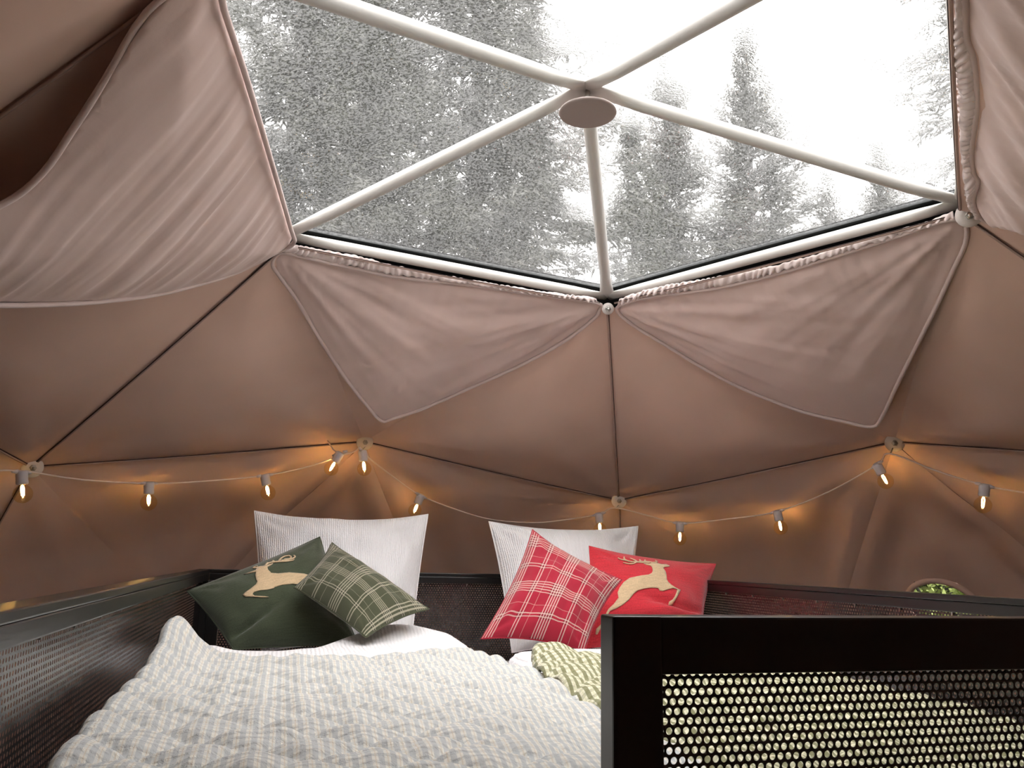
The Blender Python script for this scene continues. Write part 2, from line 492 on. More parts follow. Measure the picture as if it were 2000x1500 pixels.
# porthole
if hole_frame:
    hc, x, y, n = hole_frame
    win3 = empty('window_2', tuple(hc)); tag(win3, 'round vent window with a fabric rim low in the right wall', 'porthole', kind='structure')
    ring = [hc+n*.012+HOLE_R*(math.cos(a)*x+math.sin(a)*y) for a in np.linspace(0, 2*math.pi, 64, endpoint=False)]
    V, Fc = tube_geo(ring, .0125, 10, closed=True); obj('rim', V, Fc, M_LINER, win3)
    ring2 = [hc-n*.02+(HOLE_R-.004)*(math.cos(a)*x+math.sin(a)*y) for a in np.linspace(0, 2*math.pi, 64, endpoint=False)]
    V, Fc = tube_geo(ring2, .010, 8, closed=True); obj('inner_seal', V, Fc, M_GASK, win3)
    V = [hc-n*.03]+[p-n*.012 for p in ring2]; obj('pane', V, [(0, i+1, (i+1) % 64+1) for i in range(64)], M_CLEAR, win3)

# ------------------------------------------------------------------ tubular frame with hubs
fr = empty('dome_frame', tuple(HUB['AP'])); tag(fr, 'white painted steel tube frame of the dome skylight with round hub plates', 'dome frame')
ring = sorted({i for t in WIN for i in t if i != AP}, key=lambda i: math.atan2(GP[i][0], GP[i][1]))
def tube(a, b, r=.019, flat=True):
    a = np.asarray(a); b = np.asarray(b); L = np.linalg.norm(b-a); d = (b-a)/L
    m_ = (a+b)/2; nn = (CEN-m_)/np.linalg.norm(CEN-m_); s = np.cross(d, nn); s /= np.linalg.norm(s); nn = np.cross(s, d)
    V = []; n = 16; st = [0, .04, .09, .15, L-.15, L-.09, L-.04, L]
    sq = [.22, .3, .75, 1, 1, .75, .3, .22]
    for h, q in zip(st, sq):
        for k_ in range(n):
            an = 2*math.pi*k_/n; V.append(a+d*h+r*(math.cos(an)*s*(1.45-.45*q)+math.sin(an)*nn*q))
    Fc = [(i*n+k_, i*n+(k_+1) % n, (i+1)*n+(k_+1) % n, (i+1)*n+k_) for i in range(len(st)-1) for k_ in range(n)]
    Fc += [tuple(range(n))[::-1], tuple((len(st)-1)*n+k_ for k_ in range(n))]
    return obj('tube', V, Fc, M_TUBE, fr)
for i in ring: tube(GP[AP], GP[i])
for i in range(5): tube(GP[ring[i]], GP[ring[(i+1) % 5]], .017)
# big round cover plate under the apex hub
ap = HUB['AP']
V, Fc = lathe_geo([(0, -.010), (.006, -.010), (.006, .04), (0, .04)], 12, ap+np.array([.004, .004, -.032]), (0, 0, 1)); obj('bolt', V, Fc, M_STEEL, fr)
dc = np.array([.003, .005, 3.474])
hubc = obj('hub_cover', *lathe_geo([(0, 0), (.066, 0), (.0715, .0015), (.073, .004), (.0715, .007), (.05, .010), (0, .010)], 48, dc, (.0, .0, 1)), M_COVER, fr)
V, Fc = lathe_geo([(0, 0), (.011, 0), (.012, .006), (.006, .012), (.006, .05), (0, .05)], 16, dc+np.array([0, .0, .010]), (0, 0, 1)); obj('eye_bolt', V, Fc, M_STEEL, hubc)

def hub_plate(p, n, r=.036, name='hub_disc'):
    p = np.asarray(p, float)
    o = obj(name, *lathe_geo([(0, 0), (r*.93, 0), (r, .002), (r*.97, .006), (r*.5, .009), (0, .010)], 28, p, n), M_DISC, fr)
    V, Fc = merge(lathe_geo([(0, .0), (.011, 0), (.011, .007), (.009, .008), (0, .008)], 6, p+np.asarray(n)*.009, n),
                  lathe_geo([(0, 0), (.0055, 0), (.0055, .008), (0, .009)], 12, p+np.asarray(n)*.016, n))
    obj('bolt', V, Fc, M_STEEL, o); return o
for nm in ('E0', 'EL', 'F1', 'F2'):
    p = HUB[nm]; n = np.array([0, -1.2, 2.0])-p; n /= np.linalg.norm(n); hub_plate(p+n*.018, n)
for p in ((.421, .926, 3.278), (1.016, -.133, 3.287)):
    p = np.array(p); n = np.array([-.2, -1.6, 2.2])-p; n /= np.linalg.norm(n); hub_plate(p+np.array([0, 0, -.004]), n, .034 if p[0] > 1 else .022)

# ------------------------------------------------------------------ curtains
def curtain(name, label, OUT, top, RUF=None, sag=.06, wr=1.0, foci=(), step=.013, seed=0., pleat=0.0, gap=0.0):
    OUT = np.array(OUT); c = OUT.mean(0)
    u_, s_, vt = np.linalg.svd(OUT-c); n = vt[2]
    if n@(CEN-c) < 0: n = -n
    ex = OUT[top]-OUT[0]; ex -= n*(ex@n); ex /= np.linalg.norm(ex); ey = np.cross(n, ex)
    dense = catmull(OUT, 4, True)
    poly = [((p-c)@ex, (p-c)@ey) for p in dense]
    pts, tris = fill_poly(poly, step)
    D = dist_poly(pts[:, 0], pts[:, 1], poly)
    root = empty(name, tuple(OUT[0])); tag(root, label, 'curtain', 'fabric window curtains inside the dome')
    P = []
    topd = np.min(np.stack([np.hypot(pts[:, 0]-q[0], pts[:, 1]-q[1]) for q in poly[:top*4+1]]), axis=0)
    fps = [np.array([(np.array(f)-c)@ex, (np.array(f)-c)@ey]) for f in foci]
    for (a, b), d, td in zip(pts, D, topd):
        e = 1-math.exp(-d/.04)
        z = sag*(1-math.exp(-d/.12))+wr*.010*e*nz(a*4, b*4, seed)
        for q, fp in enumerate(fps):
            v = np.array([a, b])-fp; r = np.hypot(*v); th = math.atan2(v[1], v[0]); rs = max(.35, r) if r < 2 else r
            at_ = math.exp(-max(0, r-.1)/.8) if r < 2 else 1.0
            x_ = th*rs if r >= 2 else th*.55
            z += wr*e*at_*(.022*nz(r*1.7, x_*9, seed+q*3)+.011*nz(r*2.6, x_*22, seed+q*5+1)+.004*nz(r*5, x_*50, seed+7))
        z += wr*.006*e*pleat*math.exp(-td/.10)*math.sin(2*math.pi*(a/.055+.6*nz(a*7, seed)))
        P.append(c+ex*a+ey*b+n*z)
    o = obj('cloth', P, tris, M_CURT, root); md = o.modifiers.new('thickness', 'SOLIDIFY'); md.thickness = .004; md.offset = -1
    V, Fc = tube_geo(dense+n*.004, .0065, 8, closed=True); obj('piping', V, Fc, M_PIPE, root)
    if RUF is not None:
        a = catmull(OUT[:top+1], 40); b = catmull(np.array(RUF), 40)
        m_ = 420; ia = np.linspace(0, len(a)-1, m_); ib = np.linspace(0, len(b)-1, m_)
        pa = np.stack([np.interp(ia, range(len(a)), a[:, q]) for q in range(3)], 1); pb = np.stack([np.interp(ib, range(len(b)), b[:, q]) for q in range(3)], 1)
        W = 7; V = []
        gq = np.clip((np.arange(m_)/m_-.25)/.35, 0, 1)*np.clip((1-np.arange(m_)/m_)/.06, 0, 1); pb = pb+(pa-pb)*(gap*gq)[:, None]
        ss = np.cumsum(np.r_[0, np.linalg.norm(np.diff(pa, axis=0), axis=1)])
        for i in range(m_):
            for j in range(W):
                q = j/(W-1); x = ss[i]
                ph = 2*math.pi*(x/.024)+5*nz(x*11, q*.6, seed)+q*4.5*nz(x*5, seed+3)
                amp = .0042*(.3+.7*math.sin(math.pi*q))*(1+1.2*nz(x*17, q*2, seed))
                V.append(pa[i]*(1-q)+pb[i]*q+n*(.010*math.sin(math.pi*q)+amp*math.sin(ph)+.006*nz(x*30, q*3, seed+1)))
        Fc = [(i*W+j, (i+1)*W+j, (i+1)*W+j+1, i*W+j+1) for i in range(m_-1) for j in range(W-1)]
        h_ = obj('gathered_header', V, Fc, M_RUFF, root); md = h_.modifiers.new('thickness', 'SOLIDIFY'); md.thickness = .003
    return root

A_OUT=[(-0.732,0.708,3.275),(-0.645,0.728,3.274),(-0.508,0.764,3.27),(-0.35,0.801,3.269),(-0.115,0.834,3.28),(0.139,0.88,3.285),(0.372,0.918,3.292),(0.397,0.953,3.275),(0.388,0.991,3.252),(0.307,1.093,3.184),(0.177,1.197,3.109),(0.001,1.305,3.026),(-0.16,1.402,2.951),(-0.273,1.449,2.91),(-0.321,1.462,2.897),(-0.381,1.386,2.933),(-0.472,1.249,2.999),(-0.579,1.066,3.09),(-0.674,0.884,3.182),(-0.729,0.796,3.225),(-0.755,0.748,3.25)]
A_RUF=[(-0.712,0.682,3.292),(-0.639,0.694,3.294),(-0.497,0.726,3.294),(-0.356,0.766,3.289),(-0.12,0.816,3.289),(0.134,0.863,3.294),(0.365,0.9,3.301)]
B_OUT=[(0.453,0.912,3.279),(0.511,0.787,3.286),(0.601,0.662,3.275),(0.681,0.545,3.268),(0.763,0.402,3.267),(0.832,0.262,3.271),(0.923,0.072,3.279),(1.004,-0.097,3.286),(1.061,-0.073,3.25),(1.105,0.028,3.198),(1.156,0.155,3.136),(1.21,0.298,3.067),(1.279,0.482,2.979),(1.349,0.661,2.891),(1.355,0.725,2.869),(1.284,0.776,2.891),(1.149,0.857,2.937),(0.956,0.92,3.019),(0.8,0.94,3.093),(0.657,0.943,3.166),(0.525,0.945,3.233)]
B_RUF=[(0.443,0.867,3.297),(0.506,0.742,3.301),(0.587,0.614,3.296),(0.656,0.499,3.294),(0.739,0.349,3.294),(0.811,0.218,3.295),(0.906,0.038,3.298),(0.986,-0.109,3.299)]
C_OUT=[(-0.87,-0.527,3.297),(-0.857,-0.426,3.297),(-0.827,-0.207,3.297),(-0.788,0.11,3.295),(-0.737,0.532,3.29),(-0.727,0.642,3.287),(-0.744,0.686,3.268),(-0.853,0.663,3.183),(-0.953,0.593,3.11),(-1.043,0.512,3.047),(-1.138,0.39,2.983),(-1.204,0.294,2.94),(-1.286,0.157,2.888),(-1.367,-0.003,2.841),(-1.424,-0.157,2.811),(-1.417,-0.229,2.825),(-1.342,-0.197,2.882),(-1.205,-0.173,2.99),(-1.136,-0.205,3.048),(-1.075,-0.281,3.106),(-1.012,-0.367,3.166),(-0.936,-0.475,3.238)]
C_OUT = [(p[0]+.030, p[1]-.002, p[2]-.002) if i < 6 else p for i, p in enumerate(C_OUT)]
D_OUT=[(0.208,-0.977,3.265),(0.339,-0.841,3.267),(0.413,-0.765,3.268),(0.464,-0.727,3.263),(0.587,-0.608,3.262),(0.713,-0.461,3.27),(0.809,-0.364,3.271),(0.852,-0.333,3.266),(0.941,-0.227,3.273),(1.029,-0.162,3.264),(1.063,-0.19,3.239),(1.083,-0.245,3.209),(1.119,-0.359,3.147),(1.062,-0.604,3.07),(0.756,-0.949,3.054),(0.452,-1.069,3.128),(0.276,-1.08,3.195)]
D_RUF=[(0.202,-0.968,3.271),(0.332,-0.828,3.275),(0.417,-0.734,3.279),(0.478,-0.67,3.28),(0.576,-0.57,3.282),(0.709,-0.436,3.282),(0.806,-0.338,3.283),(0.893,-0.251,3.283),(0.953,-0.199,3.28),(1.003,-0.17,3.271)]
curtain('window_curtain', 'triangular taupe curtain hanging below the left lower edge of the skylight', A_OUT, 6, A_RUF, .03, 1.0, [(.43, .93, 3.31), (-.74, .70, 3.30)], seed=1.3, pleat=.3)
curtain('window_curtain', 'triangular taupe curtain hanging below the right lower edge of the skylight', B_OUT, 7, B_RUF, .03, 1.0, [(.43, .93, 3.31), (1.02, -.12, 3.3)], seed=4.1, pleat=1.0, gap=.42)
curtain('window_curtain', 'big taupe curtain draped down from the left side edge of the skylight', C_OUT, 5, None, .04, .55, [(3.5, 2.6, 5.3)], seed=7.7)
curtain('window_curtain', 'taupe curtain gathered along the right side edge of the skylight', D_OUT, 9, D_RUF, .09, .6, [(-2.0, 2.4, 4.4)], seed=2.9, pleat=.6)

# ------------------------------------------------------------------ loft: platform, posts, guard rails
RX0, RX1, RY0, RY1, RZ = -.937, .891, -.896, 1.57, 2.312
flo = obj('floor', *lathe_geo([(0, -.06), (2.98, -.06), (2.98, 0), (0, 0)], 64), M_WOOD, None, smooth=False); tag(flo, 'round wooden plank floor of the dome', 'floor', kind='structure')
lp_ = empty('loft_platform', (0, .3, 0)); tag(lp_, 'raised wooden sleeping platform on black steel posts', 'platform')
obj('deck', *box_geo(RX0-.02, RX1+.02, RY0-.02, RY1+.02, 1.78, 1.84, .004), M_WOOD, lp_, False)
for x in (RX0+.04, RX1-.04):
    for y in (RY0+.04, RY1-.04):
        obj('leg', *box_geo(x-.03, x+.03, y-.03, y+.03, 0, 1.78, .003), M_BLACK, lp_, False)

def perforated(L, Hh, px, py, r, n, thick):
    """sheet in local xz-plane, L wide, Hh high, holes staggered; real holes"""
    nx = int(L/px); ny = int(Hh/py); px = L/nx; py = Hh/ny
    hx, hy = px/2, py/2
    ang = sorted([math.atan2(sy*hy, sx*hx) for sx in (-1, 1) for sy in (-1, 1)]+([0, math.pi/2, -math.pi/2, math.pi-1e-9] if n == 8 else [0, math.pi/2, -math.pi/2, math.pi-1e-9, math.pi/4+.45, math.pi/4-.45-0, 3*math.pi/4+.45, 3*math.pi/4-.45, -math.pi/4+.45, -math.pi/4-.45, -3*math.pi/4+.45, -3*math.pi/4-.45]))
    n = len(ang); ci = np.array([(r*math.cos(a), r*math.sin(a)) for a in ang]); re = []
    for a in ang:
        c, s = math.cos(a), math.sin(a); t = min(hx/max(abs(c), 1e-9), hy/max(abs(s), 1e-9)); re.append((t*c, t*s))
    re = np.array(re)
    cx = []; cy = []
    for j in range(ny):
        o = 0 if j % 2 == 0 else px/2
        m_ = nx if j % 2 == 0 else nx-1
        for i in range(m_): cx.append((i+.5)*px+o); cy.append((j+.5)*py)
    C2 = np.stack([cx, cy], 1); m = len(C2)
    ring_c = (C2[:, None, :]+ci[None]).reshape(-1, 2); ring_r = (C2[:, None, :]+re[None]).reshape(-1, 2)
    i = np.arange(n); j = (i+1) % n; base = (np.arange(m)*n)[:, None]; o2 = m*n
    def lay(P2, y): return np.stack([P2[:, 0], np.full(len(P2), y), P2[:, 1]], 1)
    q = np.stack([base+i, o2+base+i, o2+base+j, base+j], -1).reshape(-1, 4)
    if thick <= 0: return np.concatenate([lay(ring_c, 0), lay(ring_r, 0)]), q
    V = np.concatenate([lay(ring_c, 0), lay(ring_r, 0), lay(ring_c, thick), lay(ring_r, thick)]); b2 = 2*m*n
    q2 = np.stack([b2+base+i, b2+base+j, b2+o2+base+j, b2+o2+base+i], -1).reshape(-1, 4)
    q3 = np.stack([base+i, base+j, b2+base+j, b2+base+i], -1).reshape(-1, 4)
    return V, np.concatenate([q, q2, q3])

def xf(V, O, ex, ey):
    """local x -> ex, y -> ey, z up"""
    V = np.asarray(V, float); O = np.asarray(O, float); return O+V[:, :1]*np.array(ex)+V[:, 1:2]*np.array(ey)+V[:, 2:3]*np.array([0, 0, 1.0])

def guard_rail(label, O, ex, L, barh, bard, postw, kind, panel_bottom=1.90, ends=(1, 1), holes=(.0104, .0088, .0030, 8, 0)):
    """O: plan corner at the outside, ex along the rail, inward normal = ey"""
    ex = np.array([ex[0], ex[1], 0.0]); ey = np.array([-ex[1], ex[0], 0.0])
    O = np.array([O[0], O[1], 0.0])
    root = empty('guard_rail', tuple(O+np.array([0, 0, 1.84]))); tag(root, label, 'railing', 'black railings around the loft bed')
    def bx(name, x0, x1, y0, y1, z0, z1, m=M_BLACK, b=.003, par=root):
        V, Fc = box_geo(x0, x1, y0, y1, z0, z1, b); V = xf(V, O, ex, ey); return obj(name, V, Fc, m, par, False)
    if kind == 'cap':
        bx('top_bar', 0, L, 0, bard, RZ-.014, RZ, b=.0025)
        bx('top_bar', 0, L, .002, bard-.002, RZ-barh, RZ-.0145, b=.0025)
        bx('bottom_bar', 0, L, .004, bard-.004, panel_bottom-.035, panel_bottom)
    else:
        bx('top_bar', postw-.003, L-postw+.003, 0, bard, RZ-barh, RZ, b=.003)
        bx('bottom_bar', 0, L, 0, bard, panel_bottom-.05, panel_bottom)
    for e, x0 in zip(ends, (0, L-postw)):
        if e: bx('post', x0, x0+postw, 0, bard, 1.84, RZ-barh-.0005 if kind == 'cap' else RZ+.0002)
    V, Fc = perforated(L-2*postw+.006, RZ-barh-panel_bottom+.008, *holes)
    V = V+np.array([postw-.003, bard*.5 if kind == 'cap' else bard*.62, panel_bottom-.004]); V = xf(V, O, ex, ey)
    obj('perforated_panel', V, Fc, M_BLACK2, root, False)
    if kind == 'cap':
        nclip = int(L/.17)
        for i in range(nclip):
            x = (i+.5)*L/nclip; bx('clip', x-.002, x+.002, bard*.5, bard*.5+.004, RZ-barh-.008, RZ-barh-.0005, M_STEEL, 0)
    return root
guard_rail('black perforated railing along the left side of the loft bed', (RX0-.02, RY1+.02), (0, -1), RY1-RY0+.02, .040, .042, .045, 'cap')
guard_rail('black perforated railing behind the pillows at the head of the loft bed', (RX1-.023, RY1+.02), (-1, 0), RX1-RX0-.046, .040, .042, .045, 'cap')
guard_rail('black perforated railing along the far right side of the loft bed', (RX1+.02, RY0), (0, 1), RY1-RY0+.02, .040, .042, .045, 'cap')
guard_rail('nearest black railing with perforated panel at the foot of the bed', (-.296, RY0-.0), (1, 0), RX1-.025+.296, .063, .040, .060, 'front', holes=(.0104, .0104, .0041, 16, .0016))

# ------------------------------------------------------------------ bedding
def grid_geo(nx, ny, fn):
    V = []; UV = []
    for j in range(ny+1):
        for i in range(nx+1):
            p, uv = fn(i/nx, j/ny); V.append(p); UV.append(uv)
    Fc = np.array([(j*(nx+1)+i, j*(nx+1)+i+1, (j+1)*(nx+1)+i+1, (j+1)*(nx+1)+i) for j in range(ny) for i in range(nx)])
    return np.array(V), Fc, np.array(UV)

def white_mat(name, stripe=True):
    m = mat(name, (.88, .87, .88), .85, sheen=.1, spec=.2); k = NB(m); uv = k.coord('UV')
    s = k.sep(uv); n1 = k.noise(uv, 60, 3, .6); n2 = k.noise(uv, 14, 3, .55)
    wv = k.math('SINE', k.math('ADD', k.math('MULTIPLY', s[0], 2*math.pi/.011), k.math('MULTIPLY', n1.outputs['Fac'], 5)))
    h = k.math('ADD', k.math('MULTIPLY', wv, .16), k.math('ADD', k.math('MULTIPLY', n1.outputs['Fac'], .5), k.math('MULTIPLY', n2.outputs['Fac'], .6)))
    k.bump(h, .8, .006); return m
M_WHITE = white_mat('white_seersucker')

def gingham(name, cream, col, line, pitch):
    m = mat(name, cream, .9, sheen=.2, spec=.15); k = NB(m); uv = k.coord('UV')
    nd = k.noise(uv, 5, 2); s = k.sep(uv)
    def stripe(x):
        f = k.math('FRACT', k.math('ADD', k.math('MULTIPLY', x, 1/pitch), k.math('MULTIPLY', nd.outputs['Fac'], .5)))
        return f
    fu, fv = stripe(s[0]), stripe(s[1])
    st = [(0, (0, 0, 0)), (.47, (0, 0, 0)), (.52, (1, 1, 1)), (.96, (1, 1, 1)), (1, (0, 0, 0))]
    a, b = k.ramp(fu, st), k.ramp(fv, st)
    c = k.mix(.62, cream, col); c = k.mix(a, cream, k.mix(.85, cream, col)); c = k.mix(k.math('MULTIPLY', b, .42), c, col)
    ln = k.ramp(fu, [(0, (0, 0, 0)), (.20, (0, 0, 0)), (.24, (1, 1, 1)), (.30, (1, 1, 1)), (.34, (0, 0, 0))])
    c = k.mix(k.math('MULTIPLY', ln, .55), c, line)
    k.l.new(c, k.b.inputs['Base Color'])
    n1 = k.noise(uv, 75, 3, .6)
    pk = k.math('MULTIPLY', k.math('SINE', k.math('ADD', k.math('MULTIPLY', s[1], 2*math.pi/.016), k.math('MULTIPLY', n1.outputs['Fac'], 7))), .12)
    k.bump(k.math('ADD', pk, n1.outputs['Fac']), .55, .006)
    return m
M_BLUEQ = gingham('blue_grey_gingham', (.67, .65, .59), (.43, .45, .46), (.58, .48, .36), .0145)
M_GREENQ = gingham('olive_gingham', (.72, .69, .53), (.17, .17, .07), (.56, .54, .33), .0155)

mt = obj('mattress', *box_geo(RX0+.035, RX1-.035, RY0+.06, RY1-.06, 1.841, 1.985, .03), M_WHITE, None); tag(mt, 'white double mattress lying between the black loft railings', 'mattress')

def smooth(a, b, x): t = min(1, max(0, (x-a)/(b-a))); return t*t*(3-2*t)

def bed_z(x, y):
    """height of the two puffed-up duvets over the mattress"""
    z = 2.118
    z += .012*nz(x*3, y*3, 1)+.006*nz(x*8, y*8, 2)
    z += .052*math.exp(-((x+.30)/.20)**2-((y-.86)/.10)**2)          # bunched up ridge in the middle
    z += .020*math.exp(-((x+.84)/.07)**2-((y-.62)/.07)**2)
    z -= .085*math.exp(-((x+.045)/.030)**2)*smooth(.12, .55, y)      # valley between the duvets
    z -= .055*smooth(-.1, -.65, y)*smooth(-.40, .0, x)
    z -= .07*smooth(.35, .86, x)*(1-.35*smooth(.2, .6, y))
    return z

def duvet(name, label, x0, x1, y0, back, seed):
    nx, ny = 70, 110
    def fn(s, t):
        x = x0+(x1-x0)*s; yb = back(x); y = y0+(yb-y0)*t
        e = min(s, 1-s)*(x1-x0); f = (1-t)*(yb-y0); g = t*(yb-y0)
        d = min(e, f, g)
        k_ = 1-math.exp(-(d/.028)**1.2)
        zt = bed_z(x, y)
        z = 1.99+(zt-1.99)*k_**.6
        # rounded, slightly bulging rim
        bul = .030*math.exp(-((d-.0)/.03)**2)*0
        return (x, y, z), (x, y)
    V, Fc, UV = grid_geo(nx, ny, fn)
    o = obj(name, V, Fc, M_WHITE, None, uv=UV, origin=(0.5*(x0+x1), y0+.6, 1.99)); md = o.modifiers.new('thickness', 'SOLIDIFY'); md.thickness = .012; md.offset = -1
    tag(o, label, 'duvet', 'white duvets on the loft bed'); return o
def back_l(x): return float(np.interp(x, [-.90, -.84, -.76, -.6, -.45, -.25, -.15, -.05], [.66, .70, .70, .74, .86, .98, .90, .70]))
def back_r(x): return float(np.interp(x, [-.04, .1, .3, .6, .86], [.66, .70, .70, .72, .72]))
duvet('duvet', 'white seersucker duvet bunched up under the two green cushions', -.895, -.045, -.80, back_l, 0)
duvet('duvet', 'white seersucker duvet under the two red cushions', -.040, .850, -.80, back_r, 3)

def quilt(name, label, m, left, right, y0, top, lift, seed, nx=150, ny=200):
    def fn(s, t):
        # plan position
        yb = top(s); y = y0+(yb-y0)*t; xl, xr = left(y), right(y); x = xl+(xr-xl)*s
        z = bed_z(x, min(y, .5))+.014
        z += lift(x, y)
        # diamond stitching
        a = (x+y)/.135; b = (x-y)/.135
        da = abs(a-round(a))*.135/1.414; db = abs(b-round(b))*.135/1.414; q = min(da, db)
        z += .016*(1-math.exp(-q/.016))
        z += .0055*nz(x*26, y*15, seed)*(1-math.exp(-q/.01))+.0045*nz(x*11, y*34, seed+4)+.008*nz(x*5, y*4, seed+8)
        e = min(s*(xr-xl), (1-s)*(xr-xl), (1-t)*(yb-y0))
        z -= .016*math.exp(-e/.010)
        return (x, y, z), (x, y)
    V, Fc, UV = grid_geo(nx, ny, fn)
    o = obj(name, V, Fc, m, None, uv=UV, origin=(V[:, 0].mean(), V[:, 1].mean(), 2.13)); md = o.modifiers.new('thickness', 'SOLIDIFY'); md.thickness = .012; md.offset = -1
    tag(o, label, 'quilt', 'gingham quilts on the loft bed'); return o
def b_right(y): return float(np.interp(y, [-.86, -.6, -.4, -.25, -.1, .0, .15, .3, .45], [.10, .06, .0, -.06, -.11, -.13, -.125, -.135, -.16]))
def b_lift(x, y):
    l = .032*math.exp(-((x+.885)/.06)**2)*smooth(-1.0, -.1, y)
    l += .055*math.exp(-((x+.865)/.055)**2-((y-.20)/.16)**2)
    return l
quilt('quilt', 'blue grey gingham quilt spread over the left half of the bed', M_BLUEQ, lambda y: -.892, b_right, -.85, lambda s: float(np.interp(s, [0, .08, .3, .6, .85, 1], [.34, .36, .33, .33, .40, .42])), b_lift, 1.0)
def g_left(y): return float(np.interp(y, [-.86, -.5, -.38, -.24, -.1, .0, .1, .16, .22], [-.02, -.06, -.10, -.128, -.135, -.12, -.095, -.075, -.04]))
quilt('quilt', 'olive green gingham quilt on the right half behind the nearest railing', M_GREENQ, g_left, lambda y: .80, -.85, lambda s: float(np.interp(s, [0, .06, .14, .3, 1], [.18, .25, .22, .17, .20])), lambda x, y: .016+.02*math.exp(-((x+.05)/.07)**2)*smooth(-.3, .2, y), 6.0, 130, 160)

# ------------------------------------------------------------------ cushions and pillows
def pillow(name, label, cat, group, c, T, mt_, pinch=.07, seed=0., puff=.55, N=44, wr=1.0, extra=None, pinch_u=None):
    pu = pinch if pinch_u is None else pinch_u
    c = [np.array(p) for p in c]
    n = np.cross(c[1]-c[0], c[3]-c[0]); n /= np.linalg.norm(n)
    if n@(CAM-c[0]) < 0: n = -n
    cen = sum(c)/4
    def mid(u, v):
        uu = .5+(u-.5)*(1-pu*(4*v*(1-v))); vv = .5+(v-.5)*(1-pinch*(4*u*(1-u)))
        return c[0]*(1-uu)*(1-vv)+c[1]*uu*(1-vv)+c[2]*uu*vv+c[3]*(1-uu)*vv
    def th(u, v):
        a = max(0, 4*u*(1-u)); b = max(0, 4*v*(1-v)); return T*(a*b)**puff
    def wrk(u, v):
        a = 4*u*(1-u); b = 4*v*(1-v); ed = min(1, a*2.5)*min(1, b*2.5)
        q = 0
        for (cu, cv) in ((0, 0), (1, 0), (1, 1), (0, 1)):
            du, dv = u-cu, v-cv; r = math.hypot(du, dv); t_ = math.atan2(dv, du)
            q += .006*math.exp(-r/.22)*min(1, r/.1)*math.sin(t_*12+seed+cu*2+cv)
        q += .007*nz(u*4, v*4, seed)+.004*nz(u*10, v*7, seed+3)
        if extra: q += extra(u, v)
        return q*ed*wr
    def front(u, v): return mid(u, v)+n*(th(u, v)+wrk(u, v))
    def back(u, v): return mid(u, v)-n*(th(u, v)*.85)
    V = []; UV = []; 
    for f in (front, back):
        for j in range(N+1):
            for i in range(N+1):
                # denser near the rim
                u = .5-.5*math.cos(math.pi*i/N); v = .5-.5*math.cos(math.pi*j/N)
                V.append(f(u, v)); UV.append((u, v))
    m_ = (N+1)**2; Fc = []
    for j in range(N):
        for i in range(N):
            a = j*(N+1)+i; Fc.append((a, a+1, a+N+2, a+N+1)); Fc.append((m_+a, m_+a+N+1, m_+a+N+2, m_+a+1))
    root = empty(name, tuple(min(c, key=lambda p: p[2]))); tag(root, label, cat, group)
    me_o = obj('cover', V, Fc, mt_, root, uv=UV)
    bm = bmesh.new(); bm.from_mesh(me_o.data); bmesh.ops.remove_doubles(bm, verts=bm.verts, dist=1e-5); bm.to_mesh(me_o.data); bm.free()
    rim = [mid(t, 0) for t in np.linspace(0, 1, 20)[:-1]]+[mid(1, t) for t in np.linspace(0, 1, 20)[:-1]]+[mid(1-t, 1) for t in np.linspace(0, 1, 20)[:-1]]+[mid(0, 1-t) for t in np.linspace(0, 1, 20)[:-1]]
    Vr, Fr = tube_geo(rim, .0028, 6, closed=True); obj('seam_edge', Vr, Fr, mt_, root, uv=[(.02, .02)]*len(Vr))
    return root, front, n

def plaid(name, base, line, dark, per, thread=.0):
    m = mat(name, base, .92, sheen=.25, spec=.1); k = NB(m); uv = k.coord('UV'); s = k.sep(uv)
    nd = k.noise(uv, 5, 2)
    def bands(x, off):
        f = k.math('FRACT', k.math('ADD', k.math('MULTIPLY', x, per), off))
        st = [(0, (0, 0, 0))]
        def ln(p, w_, v=1.0): st.append((p, (v, v, v))); st.append((p+w_, (0, 0, 0)))
        for p in (.06, .115, .17, .225, .28): ln(p, .022)
        for p in (.60, .66): ln(p, .020)
        ln(.44, .012, .5); ln(.83, .012, .5)
        return k.ramp(f, st, 'CONSTANT'), f
    a, fa = bands(s[0], .12); b, fb = bands(s[1], .31)
    def dk(f): return k.ramp(f, [(0, (0, 0, 0)), (.03, (1, 1, 1)), (.32, (0, 0, 0)), (.57, (1, 1, 1)), (.70, (0, 0, 0))], 'CONSTANT')
    c = k.mix(k.math('MULTIPLY', k.math('MULTIPLY', dk(fa), dk(fb)), .55), base, dark)
    c = k.mix(k.math('MULTIPLY', a, .72), c, line); c = k.mix(k.math('MULTIPLY', b, .62), c, line)
    fz = k.noise(uv, 160, 2); c = k.mix(k.math('MULTIPLY', fz.outputs['Fac'], .25), c, dark)
    k.l.new(c, k.b.inputs['Base Color']); k.bump(k.noise(uv, 220, 2).outputs['Fac'], .4, .003)
    return m
def felt(name, col, var=.3, fibre=(6, 120)):
    m = mat(name, col, .95, sheen=.5, spec=.1); k = NB(m); uv = k.coord('UV')
    n1 = k.noise(k.mapping(uv, (fibre[0], fibre[1], 1)), 1.0, 4, .65); n2 = k.noise(uv, 90, 3)
    c = k.ramp(k.math('ADD', k.math('MULTIPLY', n1.outputs['Fac'], .6), k.math('MULTIPLY', n2.outputs['Fac'], .4)), [(.3, tuple(v*(1-var) for v in col)), (.7, tuple(min(1, v*(1+var)) for v in col))])
    k.l.new(c, k.b.inputs['Base Color']); k.bump(n2.outputs['Fac'], .3, .003); return m
M_REDPL = plaid('red_plaid_wool', (.42, .022, .045), (.80, .60, .52), (.12, .01, .02), 2.1)
